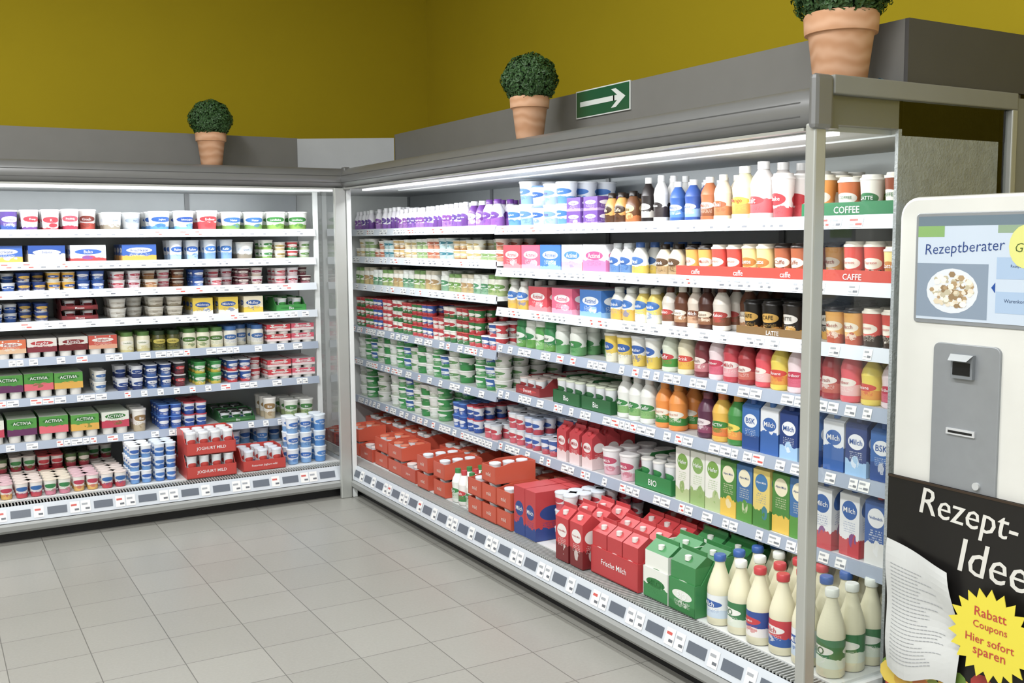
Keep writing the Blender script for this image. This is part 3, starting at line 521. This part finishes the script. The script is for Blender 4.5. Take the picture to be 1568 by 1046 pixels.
def shelf_tray(name,a0,a1,z,hexc,hh,txt):
    mb=MB(); 
    mb.box(a0,a1,.372,.376,z,z+hh,hexc)
    n=max(1,int((a1-a0)/.2))
    for i in range(n): mb.text(txt,'ffffff',.12,hh*.45,(a0+(i+.5)*(a1-a0)/n,.372,z+hh*.5),dy=-.0015)
    mb.build(name,M_print,'R')
shelf_tray('cardboard_shelf_tray',2.74,3.47,shelf(1.45),'c83c2c',.045,'caffe')
shelf_tray('cardboard_shelf_tray',3.48,AX,shelf(1.45),'c83c2c',.045,'CAFFE')
shelf_tray('cardboard_shelf_tray',3.42,AX,shelf(1.67),'2c7a50',.05,'COFFEE')
shelf_tray('cardboard_shelf_tray',3.1,3.48,shelf(1.24),'8a6a40',.035,'LATTE')

# ------------------------------------------------------------------ display cases
AE=3.842
def case(fr,a0,a1,zsets,name):
    E=empty(name)
    bx('kick_plate',a0,a1,.06,.10,0,.07,M_black,E,fr)
    ext('bumper',[(.06,.055),(.0,.06),(-.012,.075),(-.012,.10),(.0,.112),(.06,.112)],a0,a1,M_bump,E,fr)
    ext('lower_price_rail',[(.0,.116),(.03,.2),(.06,.2),(.06,.116)],a0,a1,M_raill,E,fr)
    bx('base_tub',a0,a1,.06,.84,.07,.20,M_white,E,fr)
    bx('deck',a0,a1,.12,.83,.2,.21,M_white,E,fr)
    mb=MB(); x=a0
    while x<a1-.005:
        mb.box(x,x+.006,.035,.118,.2,.207,'b0b3b0'); x+=.016
    mb.box(a0,a1,.033,.119,.196,.2,'55585a')
    mb.build('air_grille',M_print,fr,E)
    bx('back_panel',a0,a1,.84,.92,0,2.05,M_back,E,fr)
    mb=MB(); x=a0+.02
    while x<a1:
        mb.box(x,x+.03,.832,.84,.21,1.93,'6e7274'); x+=1.25
    mb.build('shelf_uprights',M_print,fr,E)
    for si,(s0,s1,zs) in enumerate(zsets):
        for i,z in enumerate(zs):
            bx('shelf_%d_%d'%(si,i),s0,s1,.362,.838,z-.012,z+.012,M_shelf,E,fr)
            ext('price_rail_%d_%d'%(si,i),[(.350,z-.026),(.362,z+.02),(.368,z+.02),(.366,z-.026)],s0,s1,M_raill if z>1.1 else M_rail,E,fr)
    mb=MB()
    for (s0,s1,zs) in zsets:
        for z in zs:
            x=s0+.02
            while x<s1-.08:
                w=random.choice([.035,.045,.06]); red=random.random()<.16
                z0=z-.021; z1=z+.013
                f=lambda q,o:.3502+(q-(z-.026))*.26-o
                def card(xa,xb,za,zb,cc,o): mb.quad([(xa,f(za,o),za),(xb,f(za,o),za),(xb,f(zb,o),zb),(xa,f(zb,o),zb)],cc)
                card(x,x+w,z0,z1,'f2f2f0',.0015)
                card(x+.004,x+w*.62,z0+.022,z0+.028,'d05048' if red else 'a4a8ae',.0025)
                card(x+w*.5,x+w-.004,z0+.007,z0+.014,'d05048' if red else '7c8088',.0025)
                card(x+.004,x+w*.4,z0+.008,z0+.011,'b0b4ba',.0025)
                x+=w+random.choice([.004,.004,.03,.06,.1])
    x=a0+.03; i=0
    f=lambda q,o:(q-.116)*.357-o
    def card(xa,xb,za,zb,cc,o): mb.quad([(xa,f(za,o),za),(xb,f(za,o),za),(xb,f(zb,o),zb),(xa,f(zb,o),zb)],cc)
    while x<a1-.14:
        if i%2==0: card(x,x+.10,.137,.176,'646c78',.002); x+=.115
        else:
            w=.05; 
            for q in range(random.choice([1,2,2])):
                if x+w>a1: break
                card(x,x+w,.128,.186,'f2f2f0',.0022)
                red=random.random()<.25
                card(x+.005,x+w*.7,.163,.173,'d05048' if red else 'a4a8ae',.003); card(x+w*.45,x+w-.005,.139,.149,'6c7078',.003)
                x+=w+.006
            x+=.012
        i+=1
    mb.build('price_labels',M_print,fr,E)
    return E
EL=case('L',-3.3,-.03,[(-3.25,-2.2,LZ),(-2.19,-.07,LZ)],'refrigerated_display_case')
ER=case('R',-.92,AE,[(-.89,AM-.004,RZA),(AM+.004,AE-.015,RZB)],'refrigerated_display_case')
can=[(.36,2.055),(.03,2.062),(.0,2.057),(-.022,2.041),(-.037,2.016),(-.042,1.99),(-.036,1.964),(-.018,1.946),(.0,1.938),(.08,1.938),(.08,1.95),(.36,1.95)]
ext('canopy',can,-3.3,-.002,M_canopy,EL,'L',smooth=True)
ext('canopy',can,.002,AE,M_canopy,ER,'R',smooth=True)
for E,fr,a0,a1 in((EL,'L',-3.3,-.04),(ER,'R',.04,AE-.04)):
    bx('canopy_seam',a0,a1,-.0385,-.03,2.010,2.014,M_canopyd,E,fr)
    bx('canopy_seam_low',a0,a1,-.0385,-.03,1.970,1.973,M_canopyd,E,fr)
    bx('canopy_lip',a0,a1,-.022,.0,1.931,1.940,M_post,E,fr)
    bx('canopy_underside',a0,a1,.08,.36,1.935,1.95,M_under,E,fr)
    bx('lamp_strip',a0,a1,.10,.13,1.924,1.935,M_lamp,E,fr)
bx('top_panel',-3.3,-.03,.36,.92,1.93,2.05,M_under,EL,'L')
bx('top_panel',.0,AE,.36,.92,1.93,2.05,M_under,ER,'R')
bx('corner_top_panel',-.92,-.002,.0,.92,1.935,2.05,M_under,ER,'R')
bx('far_end_panel',-.935,-.92,.0,.92,0,2.05,M_white,ER,'R')
mk('end_glass',[(-.03,.03,.21),(-.03,.84,.21),(-.03,.84,1.93),(-.03,.03,1.93)],[(0,1,2,3)],M_glass,EL,'L')
bx('end_panel',-3.34,-3.3,-.02,.92,0,2.06,M_sidegrey,EL,'L')
bx('corner_post_a',-.078,-.005,-.03,.0,.0,1.94,M_post,EL,'L',.006)
bx('corner_post_b',-.0,.03,-.03,-.002,.0,1.94,M_white,EL,'L',.004)
bx('cap_joint',-.02,.02,-.048,.0,1.925,2.066,M_canopy,EL,'L',.006)
bx('shelf_support',-.075,-.045,.37,.385,.21,1.93,M_white,EL,'L')
bx('end_post',AE-.022,AE+.018,-.035,.012,0,1.95,M_post,ER,'R',.006)
bx('end_cap',AE-.002,AE+.031,-.05,.03,1.93,2.09,M_canopy,ER,'R',.015)
bx('end_top_bar',AE,AE+.028,.03,.90,2.035,2.09,M_sidegrey,ER,'R',.004)
bx('end_rear_bar',AE,AE+.028,.872,.90,.0,2.035,M_post,ER,'R',.004)
bx('end_base',AE,AE+.025,.012,.872,0,.2,M_white,ER,'R')
mk('end_glass',[(AE+.01,.012,.2),(AE+.01,.872,.2),(AE+.01,.872,2.035),(AE+.01,.012,2.035)],[(0,1,2,3)],M_glass,ER,'R')
bx('end_liner',AE-.012,AE,.345,.872,.2,2.035,M_stucco,ER,'R')
bx('end_filler',AE,AE+.02,.905,1.045,0,2.075,M_sidegrey,ER,'R')
bx('fascia',-3.3,-.17,.36,.95,2.052,2.268,M_fascia,EL,'L')
bx('fascia',-.04,AE,.36,.95,2.052,2.285,M_fascia,ER,'R')
bx('fascia_end',AE+.001,AE+.015,.36,1.045,2.092,2.285,M_dark,ER,'R')
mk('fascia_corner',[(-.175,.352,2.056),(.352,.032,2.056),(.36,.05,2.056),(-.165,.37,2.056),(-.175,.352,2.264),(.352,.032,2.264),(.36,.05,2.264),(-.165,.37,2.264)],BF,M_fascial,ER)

# ------------------------------------------------------------------ room
def tilemat():
    m,nt,b=nmat('floor_tiles'); L=nt.links
    g=nt.nodes.new('ShaderNodeTexCoord'); sp=nt.nodes.new('ShaderNodeSeparateXYZ'); L.new(g.outputs['Object'],sp.inputs[0])
    def Mt(op,a,b_=0):
        n=nt.nodes.new('ShaderNodeMath'); n.operation=op
        for i,s in enumerate((a,b_)):
            if isinstance(s,(int,float)): n.inputs[i].default_value=s
            else: L.new(s,n.inputs[i])
        return n.outputs[0]
    ts=.3; ms=[];cells=[]
    for i in range(2):
        q=Mt('DIVIDE',sp.outputs[i],ts); f=Mt('FRACT',q); ms.append(Mt('LESS_THAN',Mt('MINIMUM',f,Mt('SUBTRACT',1.0,f)),.0065)); cells.append(Mt('FLOOR',q))
    gr=Mt('MAXIMUM',ms[0],ms[1])
    cb=nt.nodes.new('ShaderNodeCombineXYZ'); L.new(cells[0],cb.inputs[0]); L.new(cells[1],cb.inputs[1])
    wn=nt.nodes.new('ShaderNodeTexWhiteNoise'); wn.noise_dimensions='2D'; L.new(cb.outputs[0],wn.inputs['Vector'])
    nz=nt.nodes.new('ShaderNodeTexNoise'); nz.inputs['Scale'].default_value=90; L.new(g.outputs['Object'],nz.inputs['Vector'])
    nb=nt.nodes.new('ShaderNodeTexNoise'); nb.inputs['Scale'].default_value=1.5; L.new(g.outputs['Object'],nb.inputs['Vector'])
    v=Mt('ADD',Mt('ADD',Mt('MULTIPLY',wn.outputs['Value'],.3),Mt('MULTIPLY',nz.outputs['Fac'],.5)),Mt('MULTIPLY',nb.outputs['Fac'],.25))
    r=nt.nodes.new('ShaderNodeValToRGB'); r.color_ramp.elements[0].color=lin('888780'); r.color_ramp.elements[1].color=lin('a2a19a'); L.new(v,r.inputs[0])
    mx=nt.nodes.new('ShaderNodeMix'); mx.data_type='RGBA'; L.new(gr,mx.inputs[0]); L.new(r.outputs[0],mx.inputs[6]); mx.inputs[7].default_value=lin('686762')
    L.new(mx.outputs[2],b.inputs['Base Color'])
    rg=Mt('ADD',Mt('MULTIPLY',nb.outputs['Fac'],.15),.24); L.new(rg,b.inputs['Roughness'])
    return m
bx('floor',-7,1.2,-9,1.2,-.1,0,tilemat())
bx('wall_back',-7,1.2,.985,1.2,0,4.2,M_wall)
bx('wall_right',1.05,1.2,-9,.985,0,4.2,M_wall)
bx('wall_left',-7.15,-7,-9,1.2,0,4.2,M_wall2)
bx('wall_front',-7,1.2,-9.15,-9,0,4.2,M_wall2)
bx('ceiling',-7,1.2,-9,1.2,4.2,4.3,M_ceil)

# ------------------------------------------------------------------ plants
def boxwood(x,y,z,k,sq=1.0):
    E=empty('potted_boxwood',(x,y,z))
    def lt(name,prof,m,n=40):
        V=[];F=[]
        for r,zz in prof:
            for j in range(n): t=2*math.pi*j/n; V.append((x+r*k*math.cos(t),y+r*k*math.sin(t),z+zz*k))
        for q in range(len(prof)-1):
            for j in range(n): F.append((q*n+j,q*n+(j+1)%n,(q+1)*n+(j+1)%n,(q+1)*n+j))
        F.append(tuple(range(n))[::-1])
        o=mk(name,V,F,m,E,'L',True)
        try:o.data.set_sharp_from_angle(angle=.7)
        except Exception: pass
        return o
    lt('pot',[(.060,0),(.063,.005),(.080,.14),(.083,.145),(.090,.147),(.091,.155),(.093,.19),(.090,.197),(.082,.197),(.078,.17)],M_terra)
    lt('soil',[(.079,.172),(.04,.176),(.001,.178)],M_soil)
    R=.121*k; cz=z+.197*k+R*.66
    N=5200; d=rng.normal(size=(N,3)); d/=np.linalg.norm(d,axis=1)[:,None]; rad=R*(.86+.18*rng.rand(N))*np.array(1+.05*np.sin(d[:,0]*7+1)*np.cos(d[:,2]*6))
    c=d*rad[:,None]*np.array([1.04,1.04,.95])+np.array([x,y,cz])
    t1=np.cross(d,rng.normal(size=(N,3))); t1/=np.linalg.norm(t1,axis=1)[:,None]; t1=t1+d*rng.uniform(-.2,.9,(N,1)); t1/=np.linalg.norm(t1,axis=1)[:,None]
    t2=np.cross(d,t1); t2/=np.linalg.norm(t2,axis=1)[:,None]
    l=.0085*k*(.8+.5*rng.rand(N,1)); w=l*.55
    up=d*.002*k
    V=np.stack([c-t1*l,c+t2*w+up,c+t1*l,c-t2*w+up],1).reshape(-1,3)
    me=bpy.data.meshes.new('leaves'); me.from_pydata([tuple(v) for v in V],[],[(4*i,4*i+1,4*i+2,4*i+3) for i in range(N)]); me.materials.append(M_leaf)
    o=bpy.data.objects.new('leaves',me); COL.objects.link(o); o.parent=E; o.matrix_parent_inverse=Matrix.Translation(E.location).inverted()
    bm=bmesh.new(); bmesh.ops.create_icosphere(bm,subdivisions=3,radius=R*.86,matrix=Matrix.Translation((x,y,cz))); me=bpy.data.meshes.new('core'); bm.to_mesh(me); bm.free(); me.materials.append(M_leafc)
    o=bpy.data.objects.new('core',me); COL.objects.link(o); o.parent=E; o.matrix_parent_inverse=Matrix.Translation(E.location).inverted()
boxwood(-.775,.12,2.0625,.96); boxwood(.12,-2.01,2.0625,.97); boxwood(.21,-3.725,2.0625,1.22)

# ------------------------------------------------------------------ arrow sign
mb=MB(); a0,a1,z0,z1=2.04,2.45,2.165,2.288; b=.352
mb.box(a0,a1,b,b+.006,z0,z1,'e2e6e2'); mb.box(a0+.005,a1-.005,b-.001,b,z0+.005,z1-.005,'1f5a38')
zc=(z0+z1)/2; q=b-.002
mb.quad([(a0+.035,q,zc-.011),(a1-.11,q,zc-.011),(a1-.11,q,zc+.011),(a0+.035,q,zc+.011)],'e2e8e2')
mb.quad([(a1-.135,q,zc+.04),(a1-.10,q,zc+.04),(a1-.03,q,zc),(a1-.10,q,zc-.04),(a1-.135,q,zc-.04),(a1-.09,q,zc-.011),(a1-.12,q,zc-.011),(a1-.12,q,zc+.011),(a1-.09,q,zc+.011)][::-1],'e2e8e2')
mb.build('escape_direction_sign',M_print,'R')
mb=MB()
for i in range(6):
    t=i/6; t2=(i+1)/6
    mb.quad([(3.76+.06*t,.31,2.06+.05*math.sin(t*3)),(3.76+.06*t2,.31,2.06+.05*math.sin(t2*3)),(3.76+.06*t2,.34,2.056+.05*math.sin(t2*3)),(3.76+.06*t,.34,2.056+.05*math.sin(t*3))],'2c9cc8')
mb.build('blue_ribbon',M_print,'R')

# ------------------------------------------------------------------ kiosk
K=empty('recipe_kiosk',(.35,-4.2,0)); fr='R'
face_ext('housing',rr(3.905,4.50,.0,1.735,.06),.285,.47,M_kiosk,K,fr,.01)
face_ext('screen_bezel',rr(3.968,4.41,1.362,1.686,.012),.281,.287,M_steel,K,fr,.002)
mb=MB(); s0,s1,t0,t1=3.978,4.398,1.374,1.676; b=.2795
def q2(a0,a1,z0,z1,c,db=0): mb.quad([(a0,b-db,z0),(a1,b-db,z0),(a1,b-db,z1),(a0,b-db,z1)],c)
q2(s0,s1,t0,t1,'b4bfcb')
q2(s0,s1,t1-.028,t1,'65747e',.0004); q2(s0,s0+.09,t1-.06,t1-.028,'7c9e64',.0004); q2(s0+.26,s1,t1-.05,t1-.0285,'849880',.0004)
q2(s0+.0,s0+.235,t0+.008,t0+.165,'7c8998',.0004)
P=[(s0+.12+.085*math.cos(k*.314),b-.0006,t0+.086+.065*math.sin(k*.314)) for k in range(20)]; mb.quad(P,'c8ccd0')
for i in range(110):
    t=random.random()*6.28; r=.052*math.sqrt(random.random()); cx=s0+.12+r*math.cos(t)*1.35; cz=t0+.088+r*math.sin(t)*.95; w=.005+random.random()*.007
    P=[(cx+w*math.cos(k*1.047),b-.0008-i*.00001,cz+w*.8*math.sin(k*1.047)) for k in range(6)]
    mb.quad(P,random.choice(['d8d2c2','c8bca4','a08868','ccc4b4','8a7458','b0a890','dcd8cc']))
for i,(a,z) in enumerate(((.26,.125),(.26,.03))):
    q2(s0+a,s1-.006,t0+z,t0+z+.06,'99adc4',.0006); mb.text('Rezepte' if i==0 else 'Warenkorb','3a4a66',.07,.010,(s0+a+.06,b-.001,t0+z+.035))
mb.quad([(s0+.246,b-.0008,t0+.1),(s0+.258,b-.0008,t0+.085),(s0+.258,b-.0008,t0+.115)],'2a4a8c')
mb.text('Rezeptberater','2a3f74',.255,.05,(s0+.155,b-.0012,t0+.208),shear=.12,tilt=.06,off=-.006)
P=[(s0+.347+.052*math.cos(k*.35),b-.0014,t0+.215+.06*math.sin(k*.35)) for k in range(18)]
mb.quad([(min(p[0],s1),p[1],p[2]) for p in P],'c8c87c'); mb.text('Grill','4a5a30',.06,.028,(s0+.345,b-.002,t0+.212),shear=.2,off=-.006)
mb.build('screen',M_disp,fr,K)
face_ext('printer_plate',rr(4.046,4.262,.862,1.308,.02),.276,.287,M_steel,K,fr,.002)
mb=MB(); o=.026
mb.box(4.09+o,4.16+o,.262,.277,1.21,1.28,'7d8286'); mb.box(4.097+o,4.153+o,.2605,.262,1.22,1.257,'101114'); mb.quad([(4.088+o,.262,1.28),(4.162+o,.262,1.28),(4.155+o,.24,1.263),(4.095+o,.24,1.263)],'b2b6b8')
mb.box(4.075+o,4.168+o,.270,.276,1.043,1.061,'c8cacb'); mb.box(4.082+o,4.161+o,.2695,.270,1.048,1.055,'18191b')
cyl=lathe([([(.011,0),(.011,.008)],0,1),([(.011,.008)],0,1)],16); vv=np.stack([cyl.V[:,0],-cyl.V[:,2],cyl.V[:,1]],1)
mb.add(cyl,pal([plain('c0c2c2')]),(4.205,.276,.905),V=vv)
mb.build('slots_and_lock',M_print,fr,K)
mb=MB()
mb.box(3.905,4.66,.268,.274,.0,.885,'1a1817'); mb.box(3.905,4.66,.266,.275,.878,.885,'3a2c20')
for i,(w,tx,a,z,H) in enumerate(((.44,'Rezept-',4.185,.808,.105),(.34,'Ideen',4.305,.69,.10))):
    for dx in(-.0015,.0015): mb.text(tx,'dedcd4',w,H,(a+dx,.2665-dx*.1,z),shear=.12,tilt=-.05,off=-.004,sx=.9)
for i in range(150):
    cx=3.93+random.random()*.6; cz=.03+random.random()*.3; w=.02+random.random()*.02
    P=[(cx+w*math.cos(k*.698),.2672-i*.000004,cz+w*math.sin(k*.698)) for k in range(9)]
    mb.quad(P,random.choice(['d8a828','b83828','e8c840','6a8a30','a82820','d87828','8a9a38']))
mb.build('chalkboard_poster',M_print,fr)
mb=MB(); nx,nz=10,18; a0,a1,z0,z1=3.925,4.16,.28,.69
def pp(i,j):
    u=i/nx;v=j/nz; return (a0+(a1-a0)*u+.02*math.sin(v*4)*(u)+.012*(1-v), .248-.008*math.sin(u*5+v*3)-.006*math.sin(v*9), z0+(z1-z0)*v-.05*u*v-.02*math.sin(u*6)*(1-v))
for i in range(nx):
    for j in range(nz): mb.quad([pp(i,j),pp(i+1,j),pp(i+1,j+1),pp(i,j+1)],'d6d8d6')
for j in range(26):
    v=.12+.74*j/26; u1=.35+.45*random.random()
    p=lambda u,v:(np.array(pp(u*nx,v*nz))+np.array([0,-.0022,0]))
    k=.08
    while k<u1:
        k2=min(u1,k+.04)
        A=p(k,v);B=p(k2,v); mb.quad([A,B,B+np.array([0,0,.002]),A+np.array([0,0,.002])],'a2a5aa'); k=k2+.008
mb.build('recipe_sheet',M_print,fr)
mb=MB(); cx,cz=4.295,.50; P=[]
for k in range(44):
    r=.135 if k%2 else .108; t=k*math.pi/22; P.append((cx+r*math.cos(t),.230,cz+r*math.sin(t)))
mb.quad([(p[0],.232,p[2]) for p in P],'d8c820'); mb.quad(P,'e8d820')
for i,(s,w) in enumerate((('Rabatt',.1),('Coupons',.125),('Hier sofort',.15),('sparen',.1))):
    mb.text(s,'c02c24',w,.027,(cx,.2285,cz+.062-.04*i))
mb.build('discount_starburst_sign',M_print,fr)

# ------------------------------------------------------------------ lights
def area(name,loc,rot,sx,sy,e,col=(1,1,1)):
    l=bpy.data.lights.new(name,'AREA'); l.shape='RECTANGLE'; l.size=sx; l.size_y=sy; l.energy=e; l.color=col
    o=bpy.data.objects.new(name,l); o.location=loc; o.rotation_euler=rot; COL.objects.link(o); return o
for x in(-2.3,-4.9):
    for y in(-2.5,-5.0,-7.5):
        E=empty('ceiling_lamp',(x,y,3.9)); bx('housing',x-.2,x+.2,y-.8,y+.8,3.85,3.92,M_white,E); bx('rod',x-.01,x+.01,y-.01,y+.01,3.92,4.2,M_post,E)
        o=area('lamp_light',(x,y,3.84),(0,0,0),.36,1.5,88,(.985,.99,1)); o.parent=E; o.matrix_parent_inverse=Matrix.Translation(E.location).inverted()
o=area('case_lamp_light',(-1.7,.125,1.918),(0,0,0),3.1,.05,22,(.96,.985,1)); o.rotation_euler=(math.radians(22),0,0); o.parent=EL
o=area('case_lamp_light',(.125,-1.9,1.918),(0,0,0),.05,3.7,25,(.96,.985,1)); o.rotation_euler=(0,math.radians(-22),0); o.parent=ER
w=bpy.data.worlds.new('world'); scene.world=w; w.use_nodes=True; w.node_tree.nodes['Background'].inputs[0].default_value=(.9,.95,1,1); w.node_tree.nodes['Background'].inputs[1].default_value=.3

# ------------------------------------------------------------------ camera
cd=bpy.data.cameras.new('camera'); cam=bpy.data.objects.new('camera',cd); COL.objects.link(cam); scene.camera=cam
cd.sensor_width=36; cd.lens=35.84; cd.clip_start=.05
yaw=math.radians(30.2); pit=math.radians(5.74)
f=Vector((math.sin(yaw)*math.cos(pit),math.cos(yaw)*math.cos(pit),-math.sin(pit)))
R=f.to_track_quat('-Z','Y').to_matrix().to_4x4() @ Matrix.Rotation(-.008,4,'Z')
cam.matrix_world=Matrix.Translation((-2.31,-6.01,1.62)) @ R
